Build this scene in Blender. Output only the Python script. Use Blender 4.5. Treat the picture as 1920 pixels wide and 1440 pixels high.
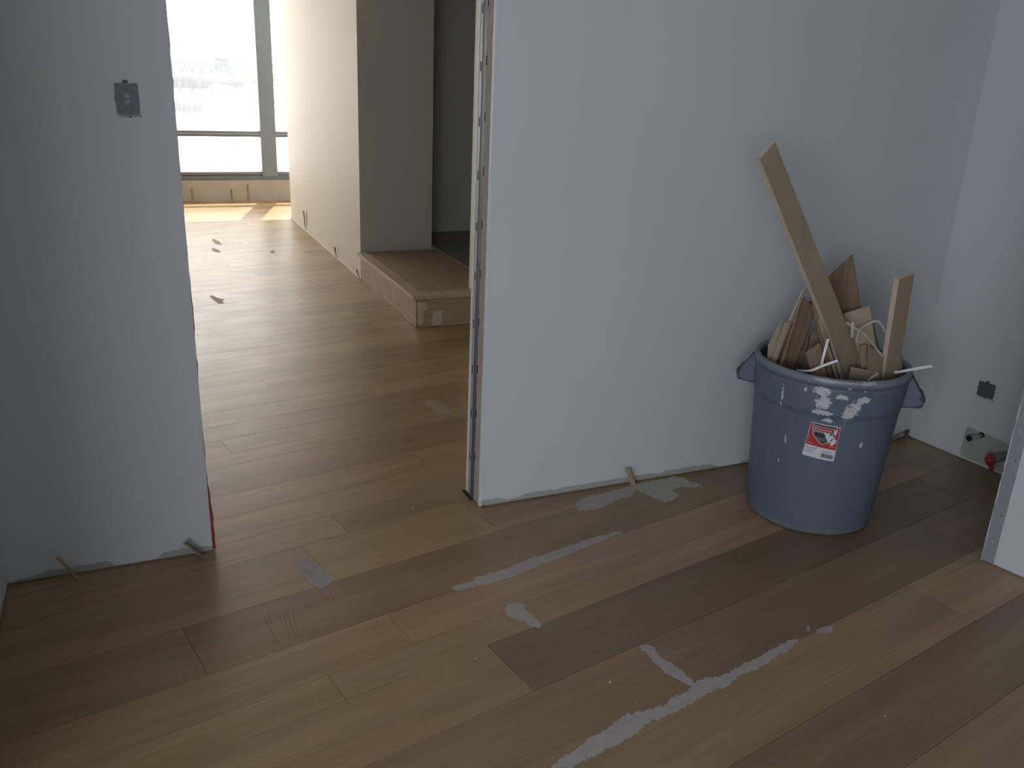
import bpy, bmesh, math, random
from mathutils import Vector, Matrix
random.seed(7)
PI = math.pi
sc = bpy.context.scene
for o in list(bpy.data.objects): bpy.data.objects.remove(o)
COL = sc.collection

# ------------------------------------------------------------------ camera
F = 1629.35; YAW, PITCH, ROLL = 0.42499694, 0.3438719, -0.04433617
TH = 0.19975826                      # floor boards run at this angle to the doorway wall
CH = 1.65
_f = Vector((math.sin(YAW)*math.cos(PITCH), math.cos(YAW)*math.cos(PITCH), -math.sin(PITCH)))
_r = Vector((math.cos(YAW), -math.sin(YAW), 0)); _d = _f.cross(_r)
RX = math.cos(ROLL)*_r + math.sin(ROLL)*_d
DN = -math.sin(ROLL)*_r + math.cos(ROLL)*_d
cam = bpy.data.cameras.new('camera'); co = bpy.data.objects.new('camera', cam); COL.objects.link(co)
M = Matrix((RX, -DN, -_f)).transposed().to_4x4(); M.translation = Vector((0, 0, CH))
co.matrix_world = M
cam.sensor_fit = 'HORIZONTAL'; cam.sensor_width = 36; cam.lens = F*36/1920; cam.clip_end = 6000; cam.clip_start = .05
sc.camera = co

# ------------------------------------------------------------------ light and exposure
sc.view_settings.view_transform = 'Standard'; sc.view_settings.look = 'None'
sc.view_settings.exposure = 0.0; sc.view_settings.gamma = 1; sc.view_settings.use_curve_mapping = False
w = bpy.data.worlds.new('world'); sc.world = w; w.use_nodes = True
bg = w.node_tree.nodes['Background']; bg.inputs[0].default_value = (1, .965, .89, 1); bg.inputs[1].default_value = 4.3
SD = Vector((-.29*.53, -.957*.53, -.848))
sl = bpy.data.lights.new('sun', 'SUN'); sl.energy = 9; sl.angle = math.radians(.6); sl.color = (1, .93, .82)
so = bpy.data.objects.new('sun', sl); COL.objects.link(so); so.rotation_euler = SD.to_track_quat('-Z', 'Y').to_euler()
def area(name, loc, target, sx, sy, e, c=(1, 1, 1), portal=False):
    l = bpy.data.lights.new(name, 'AREA'); l.shape = 'RECTANGLE'; l.size = sx; l.size_y = sy; l.energy = e; l.color = c
    o = bpy.data.objects.new(name, l); COL.objects.link(o); o.location = loc
    o.rotation_euler = (Vector(target)-Vector(loc)).to_track_quat('-Z', 'Y').to_euler()
    if portal: l.cycles.is_portal = True
    return o
area('window_portal', (1.0, 11.28, 1.5), (1.0, 0, 1.5), 7.0, 2.4, 1, portal=True)
# daylight of the near room's own unseen windows, area lamps before solid walls
area('daylight_near_window', (-1.25, -2.52, 1.55), (.9, 3.0, 1.1), 2.9, 1.3, 92, (.84, .91, 1))
area('daylight_side_window', (-3.22, -1.35, 1.6), (2.6, 1.8, 1.2), 2.2, 1.3, 84, (.80, .89, 1))

# ------------------------------------------------------------------ materials
def newmat(name):
    m = bpy.data.materials.new(name); m.use_nodes = True
    nt = m.node_tree; b = nt.nodes['Principled BSDF']
    return m, nt, b
def N(nt, t, **kw):
    n = nt.nodes.new(t)
    for k, v in kw.items():
        if k.startswith('_'): setattr(n, k[1:], v)
        else: n.inputs[k.replace('__', ' ')].default_value = v
    return n
def math_n(nt, op, a, b=None, clamp=False):
    n = nt.nodes.new('ShaderNodeMath'); n.operation = op; n.use_clamp = clamp
    for i, x in enumerate((a, b)):
        if x is None: continue
        if isinstance(x, (int, float)): n.inputs[i].default_value = x
        else: nt.links.new(x, n.inputs[i])
    return n.outputs[0]
def mixc(nt, fac, a, b, mode='MIX'):
    n = nt.nodes.new('ShaderNodeMix'); n.data_type = 'RGBA'; n.blend_type = mode
    for s, x in ((0, fac), (6, a), (7, b)):
        if isinstance(x, (int, float)): n.inputs[s].default_value = x
        elif isinstance(x, tuple): n.inputs[s].default_value = (*x[:3], 1)
        else: nt.links.new(x, n.inputs[s])
    return n.outputs[2]
def mapped(nt, scale, coord='Object', loc=None):
    tc = nt.nodes.new('ShaderNodeTexCoord'); mp = nt.nodes.new('ShaderNodeMapping')
    mp.inputs['Scale'].default_value = scale
    nt.links.new(tc.outputs[coord], mp.inputs['Vector'])
    if loc is not None: nt.links.new(loc, mp.inputs['Location'])
    return mp.outputs[0]
def noise(nt, vec, scale, detail=3, rough=.5, dist=0):
    n = nt.nodes.new('ShaderNodeTexNoise'); n.inputs['Scale'].default_value = scale; n.inputs['Detail'].default_value = detail
    n.inputs['Roughness'].default_value = rough; n.inputs['Distortion'].default_value = dist
    nt.links.new(vec, n.inputs['Vector']); return n.outputs[0]
def ramp(nt, x, a, b):
    n = nt.nodes.new('ShaderNodeMapRange'); n.interpolation_type = 'SMOOTHSTEP'
    n.inputs[1].default_value = a; n.inputs[2].default_value = b
    nt.links.new(x, n.inputs[0]); return n.outputs[0]
def bump(nt, b, h, s, d=.002):
    n = nt.nodes.new('ShaderNodeBump'); n.inputs['Strength'].default_value = s; n.inputs['Distance'].default_value = d
    nt.links.new(h, n.inputs['Height']); nt.links.new(n.outputs[0], b.inputs['Normal'])
def plain(name, c, rough=.6, metal=0, var=.12, sc_=8, bs=0):
    m, nt, b = newmat(name)
    v = mapped(nt, (1, 1, 1)); n = noise(nt, v, sc_, 4)
    col = mixc(nt, n, tuple(x*(1-var) for x in c), tuple(min(1, x*(1+var)) for x in c))
    nt.links.new(col, b.inputs['Base Color']); b.inputs['Roughness'].default_value = rough; b.inputs['Metallic'].default_value = metal
    if bs: bump(nt, b, noise(nt, v, sc_*20, 3), bs)
    return m
def wall_mat(name, c, low=True):
    m, nt, b = newmat(name)
    v = mapped(nt, (1, 1, 1)); 
    n1 = noise(nt, v, 1.3, 3); col = mixc(nt, n1, tuple(x*.955 for x in c), tuple(x*1.03 for x in c))
    if low:   # bare wallboard the roller did not reach, along the floor
        sx = nt.nodes.new('ShaderNodeSeparateXYZ'); nt.links.new(v, sx.inputs[0])
        blocks = noise(nt, mapped(nt, (1, 1, .2)), 3.1, 1.5)
        edge = noise(nt, v, 35, 3)
        lim = math_n(nt, 'ADD', math_n(nt, 'MULTIPLY', ramp(nt, blocks, .42, .50), .024), math_n(nt, 'MULTIPLY', edge, .014))
        k = ramp(nt, math_n(nt, 'SUBTRACT', lim, sx.outputs[2]), -.001, .004)
        col = mixc(nt, math_n(nt, 'MULTIPLY', k, .8), col, (.34, .34, .30))
    nt.links.new(col, b.inputs['Base Color']); b.inputs['Roughness'].default_value = .62
    bump(nt, b, noise(nt, v, 260, 2), .12, .001)
    return m
WALL = wall_mat('primed wallboard', (.66, .675, .69))
WALLC = wall_mat('primed wallboard warm lit', (.70, .665, .59), False)  # same white primer, the warm corridor light put into its colour
WALLIN = wall_mat('primed wallboard plain', (.62, .61, .56), False)
CEIL = wall_mat('ceiling paint', (.78, .78, .77), False)

def wood_floor():
    m, nt, b = newmat('oak boards')
    oi = nt.nodes.new('ShaderNodeObjectInfo')
    cmb = nt.nodes.new('ShaderNodeCombineXYZ')
    nt.links.new(math_n(nt, 'MULTIPLY', oi.outputs['Random'], 47), cmb.inputs[0])
    nt.links.new(math_n(nt, 'MULTIPLY', oi.outputs['Random'], 91), cmb.inputs[1])
    tc = nt.nodes.new('ShaderNodeTexCoord')
    add = nt.nodes.new('ShaderNodeVectorMath'); add.operation = 'ADD'
    nt.links.new(tc.outputs['Object'], add.inputs[0]); nt.links.new(cmb.outputs[0], add.inputs[1])
    def mp(s):
        q = nt.nodes.new('ShaderNodeMapping'); q.inputs['Scale'].default_value = s
        nt.links.new(add.outputs[0], q.inputs['Vector']); return q.outputs[0]
    fine = noise(nt, mp((2.2, 90, 1)), 1.6, 5, .6)
    broad = noise(nt, mp((.8, 7, 1)), 1.4, 3, .5, .6)
    fleck = noise(nt, mp((9, 60, 1)), 1.6, 2, .5, 2.2)      # medullary ray flecks across the grain
    c = mixc(nt, ramp(nt, broad, .3, .7), (.315, .200, .096), (.400, .268, .134))
    c = mixc(nt, math_n(nt, 'MULTIPLY', ramp(nt, fine, .42, .72), .45), c, (.24, .145, .064))
    c = mixc(nt, math_n(nt, 'MULTIPLY', ramp(nt, fleck, .60, .72), .34), c, (.42, .31, .2))
    blotch = noise(nt, mp((2, 3, 1)), 2.3, 3)
    c = mixc(nt, math_n(nt, 'MULTIPLY', ramp(nt, blotch, .55, .8), .16), c, (.38, .31, .24))
    spots = noise(nt, mp((14, 34, 1)), 1.5, 2)
    c = mixc(nt, math_n(nt, 'MULTIPLY', ramp(nt, spots, .755, .79), .55), c, (.10, .066, .04))
    c = mixc(nt, 1.0, c, oi.outputs['Color'], 'MULTIPLY')
    nt.links.new(c, b.inputs['Base Color'])
    r = math_n(nt, 'ADD', math_n(nt, 'MULTIPLY', blotch, .22), .24)
    nt.links.new(math_n(nt, 'ADD', r, math_n(nt, 'MULTIPLY', fine, .1)), b.inputs['Roughness'])
    b.inputs['Specular IOR Level'].default_value = .5
    b.inputs['Coat Weight'].default_value = .35; b.inputs['Coat Roughness'].default_value = .34
    hb = math_n(nt, 'ADD', math_n(nt, 'MULTIPLY', fine, .5), math_n(nt, 'MULTIPLY', broad, 1.2))
    bump(nt, b, hb, .5, .0013)
    return m
OAK = wood_floor()
def grain(name, a, c2, rough=.6, sc_=(60, 60, 3)):
    m, nt, b = newmat(name)
    v = mapped(nt, sc_); n = noise(nt, v, 1.5, 4, .6, .3)
    nt.links.new(mixc(nt, ramp(nt, n, .3, .7), a, c2), b.inputs['Base Color']); b.inputs['Roughness'].default_value = rough
    bump(nt, b, n, .2, .0008)
    return m
SUBF = plain('floor bed', (.10, .065, .04), .8)
STEPOAK = grain('oak step', (.30, .205, .125), (.37, .26, .165), .5, (40, 4, 40))
STEPOAKX = grain('oak step across', (.33, .235, .145), (.40, .29, .18), .5, (4, 40, 40))
MDFF = grain('board face', (.29, .22, .14), (.33, .25, .165), .62, (6, 6, 2.5))
MDFE = grain('board edge', (.60, .46, .34), (.70, .56, .43), .7, (120, 120, 14))
PLYD = grain('dark veneer', (.17, .11, .065), (.23, .155, .095), .55, (50, 50, 4))
PLYM = grain('brown veneer', (.25, .165, .10), (.32, .215, .135), .6, (50, 50, 4))
PLYL = grain('pale veneer', (.36, .28, .18), (.41, .32, .21), .6, (10, 10, 3))
SHIM = grain('shim wood', (.30, .215, .13), (.42, .31, .20), .7, (40, 40, 4))
SHIMD = grain('dark shim wood', (.10, .07, .05), (.15, .11, .08), .7, (40, 40, 4))
METAL = plain('galvanised steel', (.36, .385, .43), .42, .3, .15, 30)
METALD = plain('shaded stud web steel', (.06, .078, .095), .5, .2, .1, 20)  # shade of the recessed channel put into this dark colour
FLANGE = plain('zinc flange', (.36, .375, .385), .5, .3, .1, 25)
BEAD = plain('white bead', (.72, .71, .72), .55, 0, .1, 30, .3)
PAPER = plain('cut wallboard edge', (.40, .36, .34), .9, 0, .25, 60, .6)
SLOT = plain('slot dark', (.02, .022, .025), .9)
REDM = plain('red sealant', (.42, .06, .035), .7, 0, .35, 60, .6)
FRAME = plain('grey window aluminium', (.23, .265, .31), .45, .2, .1)
SILLP = plain('sill board', (.50, .46, .41), .7, 0, .12, 6)
PUTTY = plain('grey filler', (.425, .375, .355), .85, 0, .16, 40, .5)
PUTTYL = plain('pale filler', (.45, .42, .36), .85, 0, .14, 40, .5)
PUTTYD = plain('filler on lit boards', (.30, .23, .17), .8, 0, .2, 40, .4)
STRAP = plain('white plastic strap', (.80, .80, .82), .4, 0, .04)
STRAPG = plain('frosted plastic strap', (.46, .45, .41), .4, 0, .06)
BLACKP = plain('black plastic', (.015, .016, .018), .5)
PVC = plain('grey pipe', (.33, .32, .30), .5)
PIPEG = plain('dark grey pipe', (.16, .17, .19), .5)
TAPE = plain('red tape', (.36, .035, .045), .35, 0, .4, 45, .6)
BOARD = plain('bare wallboard', (.43, .43, .39), .85, 0, .1, 12)
BOXM = plain('outlet box plastic', (.20, .235, .26), .6, 0, .2, 40, .4)
BOXD = plain('outlet box recess', (.10, .115, .125), .6, 0, .2, 40, .4)
MUD = plain('dried compound', (.42, .39, .38), .9, 0, .12, 40, .5)
TILE = plain('slate tile', (.21, .225, .195), .5, 0, .2, 5)
TILE2 = plain('brown tile', (.29, .235, .19), .5, 0, .2, 5)
TRIMM = plain('metal edge strip', (.45, .46, .42), .4, .5)
CRUMB = plain('pale crumb', (.75, .68, .55), .8)
# ------------------------------------------------------------------ mesh helpers
def link(name, me, mat=None, parent=None, kind=None):
    o = bpy.data.objects.new(name, me); COL.objects.link(o)
    if mat is not None and me is not None:
        for mm in (mat if isinstance(mat, (list, tuple)) else [mat]): me.materials.append(mm)
    if parent is not None: o.parent = parent
    if kind: o['kind'] = kind
    return o
def obj(name, bm, mat=None, parent=None, kind=None, smooth=False):
    me = bpy.data.meshes.new(name); bmesh.ops.recalc_face_normals(bm, faces=bm.faces); bm.to_mesh(me); bm.free()
    if smooth:
        for p in me.polygons: p.use_smooth = True
    return link(name, me, mat, parent, kind)
def tag(o, label, cat, group=None):
    o['label'] = label; o['category'] = cat
    if group: o['group'] = group
    return o
def empty(name, loc, rz=0):
    o = bpy.data.objects.new(name, None); COL.objects.link(o); o.location = loc; o.rotation_euler = (0, 0, rz)
    o.empty_display_size = .05
    return o
def hexa(bm, b, t):
    vs = [bm.verts.new(p) for p in list(b)+list(t)]; n = len(b)
    bm.faces.new(vs[:n][::-1]); bm.faces.new(vs[n:])
    for i in range(n): bm.faces.new((vs[i], vs[(i+1) % n], vs[n+(i+1) % n], vs[n+i]))
def prism(bm, poly, z0, z1):
    hexa(bm, [(x, y, z0) for x, y in poly], [(x, y, z1) for x, y in poly])
def box(bm, x0, x1, y0, y1, z0, z1):
    prism(bm, [(x0, y0), (x1, y0), (x1, y1), (x0, y1)], z0, z1)
def bevel(bm, w, seg=1):
    bmesh.ops.recalc_face_normals(bm, faces=bm.faces)
    bmesh.ops.bevel(bm, geom=bm.edges[:], offset=w, segments=seg, affect='EDGES', profile=.5)
def boxobj(name, a, mat, parent=None, kind=None, bev=0):
    bm = bmesh.new(); box(bm, *a)
    if bev: bevel(bm, bev)
    return obj(name, bm, mat, parent, kind)
def tube(bm, pts, r, seg=10, caps=True):
    pts = [Vector(p) for p in pts]; rings = []
    for i, p in enumerate(pts):
        d = (pts[min(i+1, len(pts)-1)]-pts[max(i-1, 0)]).normalized()
        u = d.cross(Vector((0, 0, 1)) if abs(d.z) < .9 else Vector((1, 0, 0))).normalized(); v = d.cross(u)
        rr = r[i] if isinstance(r, (list, tuple)) else r
        rings.append([bm.verts.new(p+u*math.cos(2*PI*k/seg)*rr+v*math.sin(2*PI*k/seg)*rr) for k in range(seg)])
    for a, b in zip(rings, rings[1:]):
        for k in range(seg): bm.faces.new((a[k], a[(k+1) % seg], b[(k+1) % seg], b[k]))
    if caps: bm.faces.new(rings[0]); bm.faces.new(rings[-1][::-1])
def ray(x, y): return (RX*((x-960)/F)+DN*((y-720)/F)+_f)
O = Vector((0, 0, CH))
def on_z(x, y, z=0):
    d = ray(x, y); return O+d*((z-CH)/d.z)
def on_y(x, y, Y):
    d = ray(x, y); return O+d*(Y/d.y)
def on_plane(x, y, p0, n):
    d = ray(x, y); return O+d*((Vector(p0)-O).dot(n)/d.dot(n))

# ------------------------------------------------------------------ setting: floor
CEH = 2.75
floor = boxobj('floor', (-3.4, 5.0, -2.75, 11.55, -.12, -.004), SUBF, kind='structure')
cT, sT = math.cos(TH), math.sin(TH)
def plank(u0, u1, v0, v1, tone):
    g = .0006
    bm = bmesh.new(); L, W = (u1-u0-2*g)/2, (v1-v0-2*g)/2
    bw = .0009
    hexa(bm, [(-L, -W, -.006), (L, -W, -.006), (L, W, -.006), (-L, W, -.006)], [(-L, -W, -bw), (L, -W, -bw), (L, W, -bw), (-L, W, -bw)])
    bm.faces.ensure_lookup_table()
    top = [f for f in bm.faces if all(v.co.z > -.002 for v in f.verts)][0]
    r = bmesh.ops.inset_region(bm, faces=[top], thickness=bw); top.verts
    for v in top.verts: v.co.z = 0
    o = obj('plank', bm, OAK, floor)
    uc, vc = (u0+u1)/2, (v0+v1)/2
    o.location = (uc*cT-vc*sT, uc*sT+vc*cT, 0); o.rotation_euler = (0, 0, TH)
    k = tone if isinstance(tone, tuple) else (tone*random.uniform(.99, 1.04), tone*random.uniform(.965, .995), tone*random.uniform(.93, 1.02))
    o.color = (*k, 1); return o
rows = [.339, .589, .839, 1.088, 1.337, 1.587, 1.834, 1.957, 2.137, 2.397, 2.673, 2.835, 3.017, 3.20, 3.465, 3.578, 3.745, 3.915]
pat = [.18, .25, .125, .25, .18, .25, .18, .125]
i = 0
while rows[-1] < 11.3:
    rows.append(rows[-1]+pat[(i*5+i//3) % 8]); i += 1
r0 = rows[0]
for wdt in (.25, .18, .25): r0 -= wdt; rows.insert(0, r0)
known = {  # start of row -> list of (u-break) and tones
    0.839: ([.05, 1.45, 3.9], [.84, .66]),
    .589: ([-.4, 1.9, 4.2], [.9, .88]),
    1.088: ([-.3, .62, 2.724, 4.7], [.95, .94, 1.10]),
    1.337: ([-.35, 1.672, 3.2, 4.7], [.82, .72, .8]),
    1.587: ([-.5, 1.271, 3.6, 4.7], [.96, .57, .70]),
    1.834: ([-.6, .806, 1.458, 3.7, 4.7], [1.02, .95, 1.04, .84]),
    1.957: ([-.7, 1.087, 3.35, 4.7], [1.0, 1.04, .86]),
    2.137: ([-.9, .52, 2.9, 4.7], [.80, .74, .70]),
    2.397: ([-.5, 1.02, 1.70, 4.3], [.90, .99, .86]),
    2.673: ([-.9, 1.203, 3.4], [.97, .82]),
    2.835: ([-.8, 1.535, 3.7], [.98, .88]),
    3.017: ([-.8, 1.75, 3.7], [.92, .90]),
    3.20: ([-.8, .6, 2.6, 4.6], [.84, .76, .82]),
}
tones = [1.0, .96, .92, .88, .97, .82, 1.03, .90, .76]
for a, b in zip(rows, rows[1:]):
    key = [k for k in known if abs(k-a) < .002]
    if key:
        us, ts = known[key[0]]
        for j in range(len(us)-1): plank(us[j], us[j+1], a, b, ts[j])
        continue
    # extent of board row that lies in the rooms
    vc = (a+b)/2
    lo, hi = (-.7, 4.1) if a < 2.6 else (-.9+ (a-2.6)*.05, 1.95/cT+ vc*sT + .1)
    if a < .5: lo, hi = -.8, 4.0
    if a > 9.6: hi = 5.0
    if a > 3.3: lo = max(-.6, -.6+ (a-3.3)*.12)
    u = lo - random.random()*.9
    while u < hi:
        L = random.uniform(1.1, 2.3)
        t = random.choice(tones); plank(u, u+L, a, b, (t, t*random.uniform(.97, 1.0), t*random.uniform(.93, 1.0)))
        u += L

# ------------------------------------------------------------------ setting: walls
def inset(poly, d):
    c = Vector((sum(p[0] for p in poly)/len(poly), sum(p[1] for p in poly)/len(poly))); out = []
    n = len(poly)
    for i in range(n):
        p0, p1, p2 = Vector(poly[i-1]), Vector(poly[i]), Vector(poly[(i+1) % n])
        a = (p1-p0).normalized(); b = (p2-p1).normalized()
        na, nb = Vector((-a.y, a.x)), Vector((-b.y, b.x))
        m = (na+nb); m = m/m.dot(na) if abs(m.dot(na)) > 1e-6 else na
        out.append(tuple(p1+m*d))
    return out
def wall(name, polys, mat, z0=0, z1=CEH, parent=None):
    bm = bmesh.new()
    for poly in polys:
        if z0 == 0:
            prism(bm, inset(poly, .008), -.003, .007); prism(bm, poly, .007, z1)   # shadow gap under the wallboard
        else: prism(bm, poly, z0, z1)
    return obj(name, bm, mat, parent, kind='structure' if parent is None else None)
YA, YB = 2.8875, 3.05
XL, XR = .165, 1.212
BDX, BDY = 3.5211, 2.89245
dB = Vector((.05775, -.4884, 0)).normalized(); nB = Vector((dB.y, -dB.x, 0))
B0 = Vector((BDX, BDY, 0))
bm = bmesh.new()
for poly in ([(-3.4, YA), (XL, YA), (XL, YB), (-3.4, YB)], [(XR, YA), (3.75, YA), (3.75, YB), (XR, YB)]):
    prism(bm, inset(poly, .008), -.003, .007); prism(bm, poly, .007, CEH)
box(bm, XL, XR, YA, YB, 2.2, CEH)
wall_back = obj('wall_back', bm, WALL, kind='structure')
# left wall beside the camera
wall_left = wall('wall_left', [[(-.60, 1.5), (-.473, 1.5), (-.473, YA), (-.60, YA)], [(-3.4, 1.5), (-.60, 1.5), (-.60, 1.63), (-3.4, 1.63)], [(-3.4, -2.6), (-3.3, -2.6), (-3.3, 1.5), (-3.4, 1.5)]], WALL)
# right wall of the nook; a hole leaves room for the pipes
e1 = B0+dB*1.02
bm = bmesh.new()
p = [(BDX+.14, BDY), (B0.x, B0.y), (e1.x, e1.y), (e1.x+.14, e1.y)]
prism(bm, inset(p, .008), -.003, .007); prism(bm, p, .007, CEH)
WALLP = wall_mat('primed wallboard clean', (.66, .675, .69), False)
wall_right = obj('wall_right', bm, WALLP, kind='structure')
# nearer wall block on the right, it ends in a metal corner bead
C0 = Vector((2.8200, 1.8843, 0)); dC = Vector((.03615, -.1452, 0)).normalized()
C9 = C0+dC*4.58
wall_nook = wall('wall_nook', [[(C0.x, C0.y), (C9.x, C9.y), (4.3, C9.y), (4.3, C0.y+.06), (3.2, C0.y+.03)]], WALLP)
# wall behind the camera
bm = bmesh.new(); box(bm, -3.4, 4.3, -2.75, -2.6, 0, CEH)
obj('wall_front', bm, WALL, kind='structure')
# ceiling
boxobj('ceiling', (-3.4, 5.0, -2.75, 11.55, CEH, CEH+.1), CEIL, kind='structure')
# corridor wall, the end of it faces the step recess
wall('wall_corridor', [[(1.72, 6.90), (1.715, 10.05), (1.90, 10.05), (2.35, 10.05), (2.37, 7.03)]], WALLC)
# wall at the right of the step recess
bm = bmesh.new(); box(bm, 2.14, 2.30, YB, 5.53, .0, CEH)
obj('wall_recess', bm, WALLC, kind='structure')
bm = bmesh.new(); box(bm, 2.37, 4.4, 7.82, 7.95, 0, CEH); box(bm, 4.3, 4.4, YB, 7.82, 0, CEH); box(bm, 2.30, 4.3, 4.7, 4.8, 0, CEH)
obj('wall_closet', bm, WALLIN, kind='structure')
bm = bmesh.new(); box(bm, -3.4, -3.3, YB, 11.45, 0, CEH); obj('wall_side', bm, WALLC, kind='structure')
bm = bmesh.new(); box(bm, 4.9, 5.0, 7.95, 11.45, 0, CEH); obj('wall_end', bm, WALLC, kind='structure')

# ---- right jamb of the doorway: stud, cut wallboard, bead
jx = 1.190
def jag(bm, x0, x1, y0, y1, z0, z1, n, amp, side):
    """upright strip whose edge on one side is ragged"""
    zs = [z0+(z1-z0)*k/n for k in range(n+1)]
    L = []
    for z in zs:
        a = random.uniform(-amp, amp)
        ya, yb = (y0+a, y1) if side == 0 else (y0, y1+a)
        L.append([bm.verts.new((x, y, z)) for x, y in ((x0, ya), (x1, ya), (x1, yb), (x0, yb))])
    for a, b in zip(L, L[1:]):
        for k in range(4): bm.faces.new((a[k], a[(k+1) % 4], b[(k+1) % 4], b[k]))
    bm.faces.new(L[0][::-1]); bm.faces.new(L[-1])
bm = bmesh.new(); jag(bm, jx, XR+.002, 3.034, YB, .002, 2.2, 60, .001, 0); obj('wallboard_edge', bm, BEAD, wall_back)
bm = bmesh.new(); jag(bm, jx+.002, XR+.002, 3.008, 3.036, .0, 2.2, 50, .0015, 0); fl = obj('stud_flange', bm, FLANGE, wall_back)
bm = bmesh.new(); box(bm, jx+.004, XR+.001, 2.960, 3.010, 0, 2.2); stud = obj('stud_web', bm, METALD, wall_back)
bm = bmesh.new(); jag(bm, jx, XR+.002, 2.899, 2.962, .004, 2.2, 90, .0025, 1); obj('wallboard_edge', bm, PAPER, wall_back)
bm = bmesh.new(); jag(bm, jx-.003, jx+.0045, YA-.0022, 2.9015, .003, 2.2, 110, .002, 1); obj('corner_bead', bm, BEAD, wall_back)
boxobj('wallboard_face', (jx+.0045, XR+.002, YA-.0001, 2.9, .007, 2.2), WALL, wall_back)
for k in range(11):
    z = .17+k*.187
    boxobj('slot', (jx+.0005, jx+.004, 3.014, 3.019, z-.016, z+.016), SLOT, fl)
    boxobj('slot', (jx-.0006, jx+.0045, 2.955, 2.9645, z+.004, z+.036), SLOT, fl)
boxobj('threshold_gap', (1.172, 1.189, 2.955, 3.052, 0, .0008), SLOT, wall_back)
# ---- left jamb: red sealant strip standing proud at the back edge
bm = bmesh.new()
L = []
for k in range(61):
    z = .008+k*.0315
    wd = .013 if z < .16 else (.009 if z < .26 else .0030)
    wd += random.uniform(-.002, .002); wd = max(wd, .001)
    if z > .9: wd *= .8
    y0, y1 = 2.8935, 2.94
    L.append([bm.verts.new(q) for q in ((XL-.004, y0, z), (XL+wd, y0, z), (XL+wd, y1, z), (XL-.004, y1, z))])
for a, b in zip(L, L[1:]):
    for k in range(4): bm.faces.new((a[k], a[(k+1) % 4], b[(k+1) % 4], b[k]))
bm.faces.new(L[0][::-1]); bm.faces.new(L[-1])
obj('sealant_strip', bm, REDM, wall_back)
bm = bmesh.new(); jag(bm, XL-.010, XL+.0015, YA-.0012, YA+.01, .008, 2.2, 200, .0006, 0)
obj('ragged_paint_edge', bm, WALL, wall_back)

# ---- metal corner bead on the nearer right wall
def cpt(s, off, z): 
    q = C0+dC*s+Vector((dC.y, -dC.x, 0))*off; return (q.x, q.y, z)
bm = bmesh.new()
hexa(bm, [cpt(-.001, 0, .004), cpt(.043, 0, .004), cpt(.043, .0015, .004), cpt(-.001, .003, .004)],
         [cpt(-.001, 0, 2.6), cpt(.043, 0, 2.6), cpt(.043, .0015, 2.6), cpt(-.001, .003, 2.6)])
bead = obj('metal_corner_bead', bm, METAL, wall_nook)
bm = bmesh.new(); tube(bm, [cpt(-.001, .002, .004), cpt(-.001, .002, 2.6)], .0022, 8); obj('bead_nose', bm, BEAD, bead)
for k in range(9):
    z = .09+k*.11; s = .022+.009*math.sin(k*2.4)
    c = Vector(cpt(s, .0024, z)); bm = bmesh.new(); bmesh.ops.create_icosphere(bm, subdivisions=1, radius=.0026, matrix=Matrix.Translation(c))
    obj('screw_head', bm, BEAD if k % 2 == 0 else SLOT, bead)
for k in range(5):
    z = .05+k*.16+.03*math.sin(k*3)
    bm = bmesh.new()
    pts = [cpt(-.003+.006*random.random()*(j > 0 and j < 5), .0042, z+.018*j-.05) for j in range(6)]
    tube(bm, pts, [.001, .003, .002, .0035, .002, .001], 6); obj('compound_smear', bm, MUD, bead)

# ------------------------------------------------------------------ window at the end of the corridor
WY = 11.40
sill = boxobj('baseboard_window', (-3.3, 4.9, WY+.0, 11.55, -.02, .254), SILLP, kind='structure')
win = empty('window_1', (0, WY, 0)); win['kind'] = 'structure'
def wbox(name, x0, x1, y0, y1, z0, z1, mat=FRAME, par=None, bev=.003):
    return boxobj(name, (x0, x1, y0, y1, z0, z1), mat, par or win, bev=bev)
wbox('bottom_rail', -3.3, 4.9, .02, .13, .254, .315); wbox('rail_lip', -3.3, 4.9, -.012, .12, .322, .357); wbox('rail_groove', -3.3, 4.9, .03, .12, .314, .323, METAL)
mull = [-2.3, -.35, 1.613, 3.55]
for x in mull:
    wbox('mullion', x, x+.185, -.03, .14, .30, 2.7)
for a, b in zip([-3.3]+[m+.185 for m in mull], mull+[4.9]):
    wbox('transom', a, b, .0, .12, .772, .84); wbox('transom_lip', a, b, -.012, .1, .80, .812, METAL)
wbox('head_rail', -3.3, 4.9, .0, .13, 2.66, 2.75)
gm = bpy.data.materials.new('veiled glass'); gm.use_nodes = True; nt = gm.node_tree; nt.nodes.clear()
out = nt.nodes.new('ShaderNodeOutputMaterial'); tr = nt.nodes.new('ShaderNodeBsdfTransparent'); tl = nt.nodes.new('ShaderNodeBsdfTranslucent'); mx = nt.nodes.new('ShaderNodeMixShader')
gl = nt.nodes.new('ShaderNodeBsdfGlossy'); gl.inputs['Roughness'].default_value = .02; mx2 = nt.nodes.new('ShaderNodeMixShader'); mx2.inputs[0].default_value = .04
tl.inputs[0].default_value = (.96, .98, 1, 1)
dn = noise(nt, mapped(nt, (1, 1, 1)), 2.5, 3)
nt.links.new(math_n(nt, 'ADD', math_n(nt, 'MULTIPLY', dn, .02), .055), mx.inputs[0])  # translucent share imitates veiling glare over the view outside
nt.links.new(tr.outputs[0], mx.inputs[1]); nt.links.new(tl.outputs[0], mx.inputs[2])
nt.links.new(mx.outputs[0], mx2.inputs[1]); nt.links.new(gl.outputs[0], mx2.inputs[2]); nt.links.new(mx2.outputs[0], out.inputs[0])
for a, b in zip([-3.3]+[m+.185 for m in mull], mull+[4.9]):
    for z0, z1 in ((.357, .772), (.84, 2.66)):
        wbox('pane', a, b, .06, .066, z0, z1, gm, bev=0)

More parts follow.
